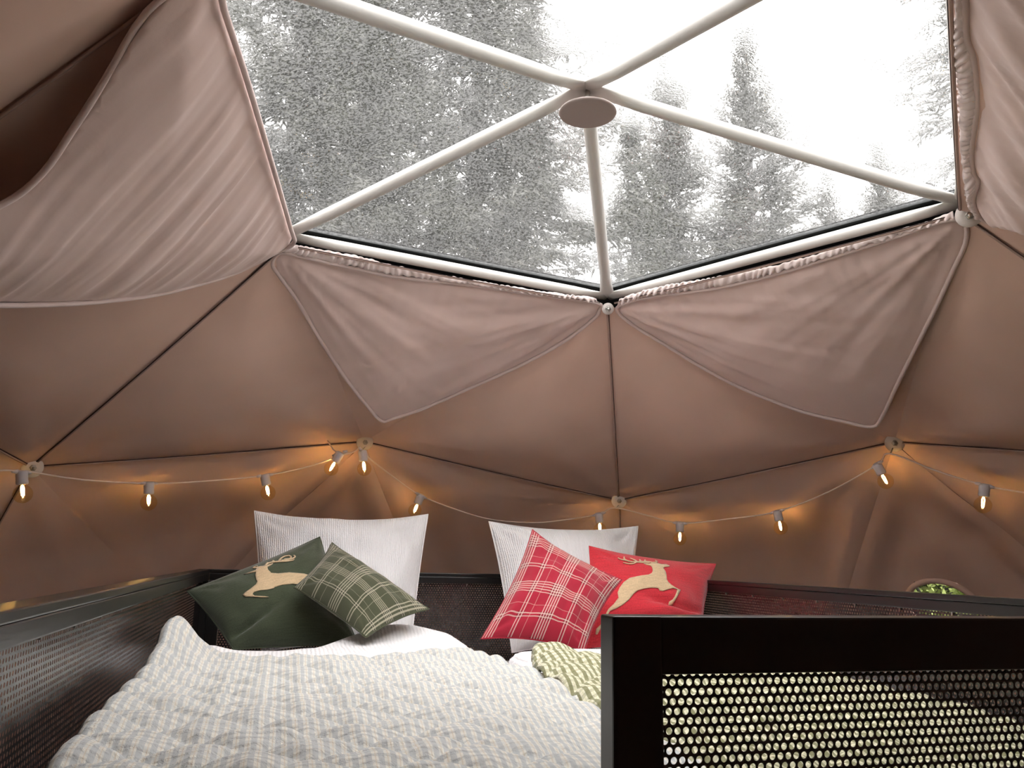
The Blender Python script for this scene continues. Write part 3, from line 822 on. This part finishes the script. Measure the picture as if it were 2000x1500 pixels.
M_GRNPL = plaid('green_plaid_wool', (.078, .085, .048), (.52, .48, .36), (.03, .025, .02), 2.1)
M_REDF = felt('red_felt', (.62, .035, .05))
M_GRNF = felt('green_felt', (.062, .076, .045))
M_DEER = felt('oatmeal_felt', (.66, .49, .30), .22, (14, 60))
M_WPIL = white_mat('white_pillowcase')
M_WPIL_BASE = M_WPIL

WL=[(-0.699,1.174,2.055),(-0.213,1.159,2.035),(-0.125,1.434,2.535),(-0.77,1.429,2.525)]
WR=[(0.165,1.219,2.043),(0.629,1.214,2.031),(0.753,1.432,2.516),(0.118,1.432,2.515)]
GD=[(-0.779,0.905,2.093),(-0.406,0.959,2.095),(-0.538,1.197,2.433),(-0.933,1.005,2.254)]
GP_=[(-0.616,0.866,2.274),(-0.413,0.664,2.148),(-0.218,0.778,2.219),(-0.502,1.089,2.413)]
RP=[(-0.056,0.767,2.133),(0.26,0.717,2.103),(0.443,0.858,2.312),(0.171,1.003,2.473)]
RD=[(0.319,0.951,2.082),(0.78,0.949,2.079),(0.939,1.129,2.37),(0.439,1.164,2.425)]
GD_BODY=[(0.332,0.845),(0.411,0.826),(0.431,0.853),(0.459,0.851),(0.499,0.832),(0.547,0.834),(0.52,0.813),(0.492,0.808),(0.483,0.766),(0.493,0.714),(0.538,0.686),(0.618,0.657),(0.726,0.611),(0.771,0.579),(0.829,0.526),(0.823,0.467),(0.768,0.451),(0.692,0.484),(0.606,0.52),(0.52,0.533),(0.461,0.533),(0.452,0.522),(0.399,0.521),(0.346,0.536),(0.308,0.543),(0.286,0.527),(0.293,0.495),(0.352,0.462),(0.385,0.438),(0.348,0.449),(0.29,0.484),(0.234,0.524),(0.225,0.556),(0.251,0.575),(0.296,0.595),(0.344,0.623),(0.366,0.657),(0.373,0.708),(0.386,0.761),(0.406,0.799),(0.379,0.813)]
GD_ANT=[[(0.459,0.841),(0.432,0.857),(0.416,0.882),(0.429,0.894),(0.445,0.883)],[(0.488,0.834),(0.507,0.856),(0.541,0.855),(0.593,0.831),(0.651,0.806),(0.691,0.799),(0.709,0.808)],[(0.594,0.834),(0.614,0.861),(0.648,0.877),(0.683,0.872)],[(0.612,0.835),(0.656,0.821),(0.698,0.822),(0.727,0.837),(0.722,0.861)],[(0.636,0.836),(0.676,0.828),(0.697,0.848),(0.684,0.876)],[(0.547,0.854),(0.56,0.858),(0.557,0.878)],[(0.507,0.856),(0.516,0.86),(0.512,0.876)]]
RD_BODY=[(0.607,0.823),(0.577,0.843),(0.541,0.836),(0.514,0.848),(0.489,0.851),(0.456,0.837),(0.436,0.812),(0.393,0.821),(0.415,0.798),(0.446,0.791),(0.459,0.77),(0.465,0.731),(0.458,0.69),(0.432,0.663),(0.361,0.638),(0.28,0.611),(0.234,0.562),(0.206,0.501),(0.196,0.457),(0.21,0.401),(0.182,0.343),(0.147,0.299),(0.139,0.271),(0.132,0.224),(0.118,0.17),(0.096,0.143),(0.101,0.091),(0.115,0.088),(0.129,0.144),(0.146,0.197),(0.157,0.252),(0.165,0.283),(0.208,0.296),(0.256,0.327),(0.296,0.373),(0.324,0.433),(0.354,0.469),(0.403,0.488),(0.458,0.502),(0.52,0.504),(0.536,0.479),(0.562,0.477),(0.6,0.498),(0.649,0.522),(0.689,0.519),(0.687,0.483),(0.679,0.443),(0.666,0.403),(0.642,0.39),(0.645,0.359),(0.676,0.358),(0.687,0.397),(0.702,0.446),(0.714,0.494),(0.72,0.519),(0.67,0.533),(0.628,0.56),(0.602,0.592),(0.588,0.622),(0.582,0.685),(0.57,0.731),(0.549,0.772),(0.567,0.796),(0.594,0.805)]
RD_ANT=[[(0.467,0.839),(0.433,0.849),(0.388,0.845),(0.339,0.833),(0.29,0.824),(0.244,0.837),(0.212,0.85),(0.196,0.87)],[(0.439,0.834),(0.389,0.833),(0.339,0.829),(0.313,0.805),(0.286,0.795),(0.259,0.796),(0.23,0.806)],[(0.258,0.83),(0.24,0.854),(0.241,0.886)],[(0.339,0.835),(0.323,0.857),(0.285,0.873)],[(0.383,0.844),(0.37,0.86),(0.369,0.886)],[(0.442,0.843),(0.41,0.856),(0.407,0.873),(0.413,0.892)],[(0.467,0.845),(0.496,0.863),(0.508,0.883),(0.495,0.912)]]

def applique(root, front, n, body, ants, wid):
    pts, tris = fill_poly(body, .016)
    V = [front(a, b)+n*.0022 for a, b in pts]
    V2 = [front(a, b)-n*.001 for a, b in pts]
    o = obj('reindeer_applique', V, tris, M_DEER, root, uv=pts)
    md = o.modifiers.new('thickness', 'SOLIDIFY'); md.thickness = .003; md.offset = 0
    gs = []; UV = []
    for a in ants:
        c = catmull([(*q, 0) for q in a], 8)[:, :2]
        L = []; Rr = []
        for i in range(len(c)):
            d = c[min(i+1, len(c)-1)]-c[max(i-1, 0)]; d /= np.linalg.norm(d)+1e-9; s = np.array([-d[1], d[0]])
            w_ = wid*(1-.55*i/(len(c)-1)); L.append(c[i]+s*w_); Rr.append(c[i]-s*w_)
        uvs = L+Rr; V = [front(*np.clip(p, 0, 1))+n*.0030 for p in uvs]; m_ = len(c)
        gs.append((V, [(i, i+1, m_+i+1, m_+i) for i in range(m_-1)])); UV += uvs
    V, Fc = merge(*gs); a_ = obj('antlers', V, Fc, M_DEER, o, uv=UV); md = a_.modifiers.new('thickness', 'SOLIDIFY'); md.thickness = .003; md.offset = 0

G1 = 'white bed pillows'; G2 = 'scatter cushions on the bed'
def whx(u, v): return .010*math.sin(v*9+u*3)*math.exp(-((u-.93)/.12)**2)
pillow('bed_pillow', 'large white pillow behind the two green cushions', 'pillow', G1, WL, .130, M_WPIL, .13, 1.0, .60, wr=3.2, extra=whx, pinch_u=.02)
pillow('bed_pillow', 'large white pillow behind the two red cushions', 'pillow', G1, WR, .125, M_WPIL, .11, 5.0, .60, wr=3.0, extra=whx, pinch_u=.04)
def rfold(u, v):
    s_ = smooth(.25, .7, u); return -.026*s_*math.exp(-((v-.40-.05*math.sin(u*6))/.035)**2)+.014*s_*math.exp(-((v-.30)/.05)**2)-.018*smooth(.1, .5, u)*math.exp(-((v-.18-.04*u)/.03)**2)
def gfold(u, v):
    d = (v-.20)-(.55*(u-.12)); return -.030*math.exp(-((d)/.035)**2)*math.exp(-((u-.2)/.25)**2)
r_, f_, n_ = pillow('cushion', 'dark green cushion with an oatmeal reindeer, leaning at the left', 'cushion', G2, GD, .082, M_GRNF, .04, 2.0, .60, extra=gfold); applique(r_, f_, n_, GD_BODY, GD_ANT, .0095)
pillow('cushion', 'green plaid cushion lying against the dark green reindeer cushion', 'cushion', G2, GP_, .066, M_GRNPL, .08, 3.0, .60)
pillow('cushion', 'red plaid cushion standing on its corner before the white pillow', 'cushion', G2, RP, .078, M_REDPL, .10, 4.0, .60, wr=1.6)
r_, f_, n_ = pillow('cushion', 'red cushion with an oatmeal reindeer behind the red plaid cushion', 'cushion', G2, RD, .080, M_REDF, .09, 6.0, .60, extra=rfold); applique(r_, f_, n_, RD_BODY, RD_ANT, .0085)

# ------------------------------------------------------------------ string of bulbs
CORD=[(-1.772,0.24,2.83),(-1.775,0.45,2.72),(-1.73,0.78,2.64),(-1.62,1.062,2.604),(-1.493,1.212,2.617),(-1.349,1.382,2.61),(-1.155,1.535,2.618),(-0.97,1.628,2.642),(-0.751,1.693,2.68),(-0.588,1.7,2.723),(-0.461,1.673,2.773),(-0.408,1.664,2.79),(-0.384,1.645,2.808),(-0.372,1.662,2.798),(-0.329,1.712,2.767),(-0.217,1.807,2.706),(-0.085,1.896,2.64),(0.086,1.952,2.588),(0.261,1.978,2.549),(0.451,1.953,2.54),(0.585,1.902,2.554),(0.729,1.819,2.583),(0.783,1.764,2.61),(0.924,1.73,2.581),(1.069,1.686,2.548),(1.23,1.549,2.566),(1.374,1.378,2.596),(1.47,1.146,2.669),(1.51,0.903,2.755),(1.506,0.822,2.788),(1.64,0.744,2.722),(1.751,0.646,2.667),(1.819,0.548,2.637),(1.879,0.425,2.614),(1.94,0.18,2.61),(1.97,-0.06,2.64),(1.985,-0.20,2.672)]
BULBS=[(-1.493,1.217,2.614),(-1.481,1.234,2.52),(-1.155,1.535,2.618),(-1.15,1.554,2.529),(-0.751,1.693,2.68),(-0.729,1.705,2.597),(-0.462,1.663,2.781),(-0.499,1.689,2.706),(-0.371,1.667,2.794),(-0.357,1.68,2.716),(-0.085,1.896,2.64),(-0.11,1.919,2.561),(0.729,1.819,2.583),(0.74,1.833,2.505),(1.069,1.686,2.548),(1.076,1.705,2.452),(1.374,1.378,2.596),(1.4,1.391,2.502),(1.51,0.903,2.755),(1.554,0.907,2.683),(1.751,0.646,2.667),(1.75,0.668,2.57)]
def bulb_glass_mat():
    m = bpy.data.materials.new('amber_bulb_glass'); m.use_nodes = True; k = NB(m); k.n.remove(k.b)
    out = [q for q in k.n if q.type == 'OUTPUT_MATERIAL'][0]
    tr = k.node('ShaderNodeBsdfTransparent'); tr.inputs[0].default_value = (1, .90, .70, 1)
    gl = k.node('ShaderNodeBsdfGlossy'); gl.inputs['Roughness'].default_value = .05
    lw = k.node('ShaderNodeLayerWeight'); lw.inputs[0].default_value = .25
    mx = k.node('ShaderNodeMixShader'); k.l.new(k.math('MULTIPLY', lw.outputs['Facing'], .35), mx.inputs[0]); k.l.new(tr.outputs[0], mx.inputs[1]); k.l.new(gl.outputs[0], mx.inputs[2]); k.l.new(mx.outputs[0], out.inputs['Surface'])
    return m
M_BULB = bulb_glass_mat()
M_FIL = bpy.data.materials.new('glowing_filament'); M_FIL.use_nodes = True
k = NB(M_FIL); k.b.inputs['Base Color'].default_value = (1, .6, .2, 1); k.b.inputs['Emission Color'].default_value = (1, .66, .25, 1); k.b.inputs['Emission Strength'].default_value = 8.0
M_FIL.cycles.emission_sampling = 'NONE'
sl = empty('string_light', CORD[0]); tag(sl, 'white festoon string of amber filament bulbs slung from hub to hub', 'string light')
cp = catmull(CORD, 6)
V, Fc = tube_geo(cp, .0032, 6); obj('cord', V, Fc, M_CORD, sl)
V, Fc = tube_geo([(-.514, 1.70, 2.836), (-.49, 1.69, 2.80), (-.461, 1.668, 2.777)], .0025, 6); obj('cord', V, Fc, M_CORD, sl)
for a, b in (((-.384, 1.645, 2.806), HUB['F1']), ((.783, 1.764, 2.61), HUB['E0']), ((1.506, .822, 2.788), HUB['F2'])):
    a = np.array(a); b = np.array(b); n = (CEN-b)/np.linalg.norm(CEN-b); b = b+n*.035
    V, Fc = tube_geo([a, (a+b)/2+n*.01, b], .0024, 6); obj('hook', V, Fc, M_STEEL, sl)
for i in range(0, len(BULBS), 2):
    a = np.array(BULBS[i]); b = np.array(BULBS[i+1]); d = (b-a)/np.linalg.norm(b-a)
    # socket with two cord stubs
    j = int(np.argmin(np.linalg.norm(cp-a, axis=1))); tdir = cp[min(j+2, len(cp)-1)]-cp[max(j-2, 0)]; tdir /= np.linalg.norm(tdir)
    sg = merge(lathe_geo([(0, -.006), (.013, -.006), (.0175, -.002), (.0185, .010), (.0175, .028), (.0185, .030), (.0180, .038), (.015, .040), (0, .040)], 18, a, d),
               tube_geo([a-tdir*.032, a-tdir*.014], [.0045, .008], 8), tube_geo([a+tdir*.014, a+tdir*.032], [.008, .0045], 8))
    obj('bulb_socket', *sg, M_SOCK, sl)
    L = .060; O = a+d*.038
    prof = [(.0125, 0), (.013, .004)]+[(.0295*math.sin(t_), .033-.0295*math.cos(t_)) for t_ in np.linspace(.55, math.pi, 14)]
    bo = obj('bulb', *lathe_geo(prof, 22, O, d), M_BULB, sl)
    x, y, _ = frame_of(d); fs = []
    for s in (-1, 1):
        fs.append(tube_geo([O+d*.004+x*.002*s, O+d*.014+x*.006*s, O+d*.036+x*.0045*s, O+d*.044+x*.002*s], [.0012, .0019, .0019, .0010], 6))
        fs.append(tube_geo([O+d*.006+y*.003*s, O+d*.016+y*.005*s, O+d*.038+y*.004*s], [.0010, .0017, .0014], 6))
    obj('filament', *merge(*fs), M_FIL, bo)
    ld = bpy.data.lights.new('bulb_glow', 'POINT'); ld.energy = .72; ld.color = (1, .47, .13); ld.shadow_soft_size = .018
    lo = bpy.data.objects.new('bulb_glow', ld); COL.objects.link(lo); lo.parent = bo
    pw = Vector(sl.location); lo.location = Vector(tuple(O+d*.03))-pw

# ------------------------------------------------------------------ outdoors
M_GROUND = mat('forest_floor', (.10, .13, .05), .95)
k = NB(M_GROUND); k.l.new(k.ramp(k.noise(k.coord(), 1.5, 6, .6).outputs['Fac'], [(.3, (.05, .08, .025)), (.7, (.20, .22, .09))]), k.b.inputs['Base Color'])
gr = obj('ground', *lathe_geo([(0, -.08), (80, -.08), (80, -.3), (0, -.3)], 48), M_GROUND, None, False); tag(gr, 'mossy forest clearing floor around the dome', 'ground', kind='structure')
M_NEEDLE = mat('spruce_needles', (.14, .138, .125), .9)
M_BARK = mat('grey_bark', (.07, .064, .06), .95)
M_LEAF = mat('pale_green_leaves', (.22, .26, .07), .8)
M_BIRCHLEAF = mat('thin_grey_leaves', (.08, .085, .065), .9)

def spruce(Hh, seed, spread=.27, dens=1.0, up=0.0, nw=.011):
    """trunk with whorls of boughs, each bough feathered with needle twigs"""
    rg = np.random.default_rng(seed); A_, B_, W_ = [], [], []
    def add(p, q, w): A_.append(p); B_.append(q); W_.append(w)
    h = Hh*.12
    while h < Hh*.99:
        rem = Hh-h; Lb = min(rem*spread, 2.3)*(.8+.4*rg.random())+.12; nb = int(round((6+2*rg.random())*dens))
        e0 = np.interp(rem, [0, 1.2, 3.5, 9], [1.0, .62, .15, -.20])+up
        a0 = rg.random()*6.28
        for b in range(nb):
            a = a0+6.283*b/nb+rg.normal()*.2; L = Lb*(.6+.55*rg.random()); e = e0+rg.normal()*.10
            hd = np.array([math.cos(a), math.sin(a), 0]); sd = np.array([-math.sin(a), math.cos(a), 0]); m_ = 6
            ee = e-.30*np.sin(np.pi*np.arange(m_)/m_)*min(1, rem/4)+.50*(np.arange(m_)/m_)**2
            st = (hd[None]*np.cos(ee)[:, None]+np.array([[0, 0, 1.0]])*np.sin(ee)[:, None])*(L/m_)
            pts = np.concatenate([[[0, 0, h+rg.random()*.1]], st]).cumsum(0)
            for s in range(m_): add(pts[s:s+1], pts[s+1:s+2]+st[s]*.2, np.array([.014*(1-s/m_)+.006]))
            nt = max(10, int(L*38*dens)); f = .05+.95*rg.random(nt); i = np.minimum(m_-1, (f*m_).astype(int)); o = pts[i]+st[i]*(f*m_-i)[:, None]
            side = rg.choice((-1.0, 1.0), nt); tl = (.10+.20*rg.random(nt))*(1.2-f*.6)*min(1.0, .5+L*.4)
            dr = hd[None]*(.55+.4*rg.random(nt))[:, None]+sd[None]*(side*(.35+.5*rg.random(nt)))[:, None]; dr[:, 2] += rg.normal(size=nt)*.22-.35*min(1, rem/6)+.35*max(0, 1-rem/3)+ee[i]*.5
            dr /= np.linalg.norm(dr, axis=1)[:, None]; add(o, o+dr*tl[:, None], np.full(nt, nw))
            for z in range(4):
                g = .15+.8*rg.random(nt); o2 = o+dr*(tl*g)[:, None]; d2 = dr+rg.normal(size=(nt, 3))*.5; d2 /= np.linalg.norm(d2, axis=1)[:, None]
                add(o2, o2+d2*(tl*(.30+.25*rg.random(nt)))[:, None], np.full(nt, nw))
        h += (.17+.014*rem)*(.8+.4*rg.random())/max(.7, dens**.5)
    for q in range(5): add(np.array([[0, 0, Hh-.25+.05*q]]), np.array([[rg.normal()*.06, rg.normal()*.06, Hh+.15]]), np.array([.012]))
    A_ = np.concatenate(A_); B_ = np.concatenate(B_); W_ = np.concatenate(W_); m = len(A_)
    d = B_-A_; wv = np.cross(d, rg.normal(size=(m, 3))); wv /= np.linalg.norm(wv, axis=1)[:, None]+1e-9; wv *= W_[:, None]
    V = np.stack([A_+wv, A_-wv, B_], 1).reshape(-1, 3); Fc = np.arange(3*m).reshape(m, 3)
    return (V, Fc), tube_geo([(0, 0, -.08), (0, 0, Hh*.3), (0, 0, Hh*.7), (0, 0, Hh)], [Hh*.010, Hh*.008, Hh*.004, .008], 8)

def leafy(Hh, seed, n=9000, wid=.18, ls=1.0):
    rg = np.random.default_rng(seed); tv = []; tf = []
    gs = [tube_geo([(0, 0, -.08), (.03, .02, Hh*.3), (-.04, .03, Hh*.7), (0, 0, Hh)], [Hh*.008, Hh*.006, Hh*.003, .005], 6)]
    for b in range(90):
        h = Hh*(.12+.86*rg.random()); rem = Hh-h; L = (rem*wid+.2)*(.6+.6*rg.random()); a = rg.random()*6.28; e = .7+.3*rg.normal()
        d = np.array([math.cos(a)*math.cos(e), math.sin(a)*math.cos(e), math.sin(e)]); p0 = np.array([0, 0, h]); p1 = p0+d*L
        gs.append(tube_geo([p0, (p0+p1)/2+[0, 0, -.02], p1], [.012, .008, .003], 4, cap=False))
        for q in range(n//90):
            f = .15+.9*rg.random(); c = p0+d*L*f+rg.normal(size=3)*(.06+.12*f)*(.4+L*.35)
            b_ = len(tv); s = (.016+.022*rg.random())*ls; u1 = rg.normal(size=3); u1 /= np.linalg.norm(u1); u2_ = np.cross(u1, rg.normal(size=3)); u2_ /= np.linalg.norm(u2_)
            tv.extend([c+u1*s*1.4, c+u2_*s*.7, c-u1*s*1.4, c-u2_*s*.7]); tf.append((b_, b_+1, b_+2, b_+3))
    return (np.array(tv), np.array(tf)), merge(*gs)

PROTO = {}
def tree(kind, name, label, x, y, sc, rz, cat='tree', group='trees around the dome'):
    root = empty(name, (x, y, -.06)); root.rotation_euler = (0, 0, rz); root.scale = (sc, sc, sc); tag(root, label, cat, group)
    if kind not in PROTO:
        cr, tk, m1 = PROTO_DEF[kind]()
        c = obj('crown', cr[0], cr[1], m1, None, False); t_ = obj('trunk', *tk, M_BARK, None)
        c['kind'] = 'stuff'
        PROTO[kind] = (c, t_)
        for o in (c, t_): o.parent = root; o.location = (0, 0, 0)
    else:
        for o in PROTO[kind]:
            q = o.copy(); COL.objects.link(q); q.parent = root; q.location = (0, 0, 0)
    return root
PROTO_DEF = {'s1': lambda: (*spruce(12, 3, .29, 1.05, 0, .013), M_NEEDLE), 's2': lambda: (*spruce(12, 11, .30, 1.2), M_NEEDLE), 's3': lambda: (*spruce(9, 5, .32, 1.2, .10, .015), M_NEEDLE),
             'b1': lambda: (*leafy(8, 8), M_BIRCHLEAF), 'bush': lambda: (*leafy(1.9, 9, 14000, .55, .5), M_LEAF)}
tree('s3', 'spruce_tree', 'spruce with a bare pointed top rising against the bright sky', 5.15, 7.55, 9.92/9, .4)
tree('s1', 'spruce_tree', 'spruce cut off by the right curtain at the skylight edge', 7.2, 5.2, 1.10, 1.1)
tree('s3', 'spruce_tree', 'small distant spruce tip just above the right hand tube', 8.9, 9.5, 9.7/9, 2.2)
tree('s2', 'spruce_tree', 'tall spruce filling the skylight above the apex hub', .95, 5.9, 1.10, 2.9)
tree('s2', 'spruce_tree', 'broad dense spruce darkening the left skylight pane', -.85, 5.4, .98, .9)
tree('s1', 'spruce_tree', 'loose spruce at the far left edge of the skylight', -2.5, 6.4, 1.0, 4.0)
tree('s2', 'spruce_tree', 'dense spruce low behind the pane left of the vertical tube', -.1, 8.6, 1.0, 5.2)
tree('s1', 'spruce_tree', 'spruce behind the pane right of the vertical tube', 3.9, 7.6, .78, 1.9)
tree('s1', 'spruce_tree', 'farther spruce between the apex tree and the pointed spruce', 2.4, 9.2, .93, 2.7)
tree('b1', 'young_tree', 'thin young tree with fine twigs between the spruces', 2.75, 6.0, .90, .7)
tree('b1', 'young_tree', 'slender leafy tree left of the pointed spruce', 4.6, 8.7, 1.22, 3.3)
tree('s1', 'spruce_tree', 'far spruce at the lower right corner of the skylight', 7.0, 8.4, .70, 3.7)
tree('bush', 'leafy_bush', 'bright yellow green bush seen through the round window', 4.05, 3.55, 1.55, 0, 'bush', 'bushes outside the round window')
tree('bush', 'leafy_bush', 'bush at the right side of the round window view', 5.1, 2.9, 1.45, 2, 'bush', 'bushes outside the round window')
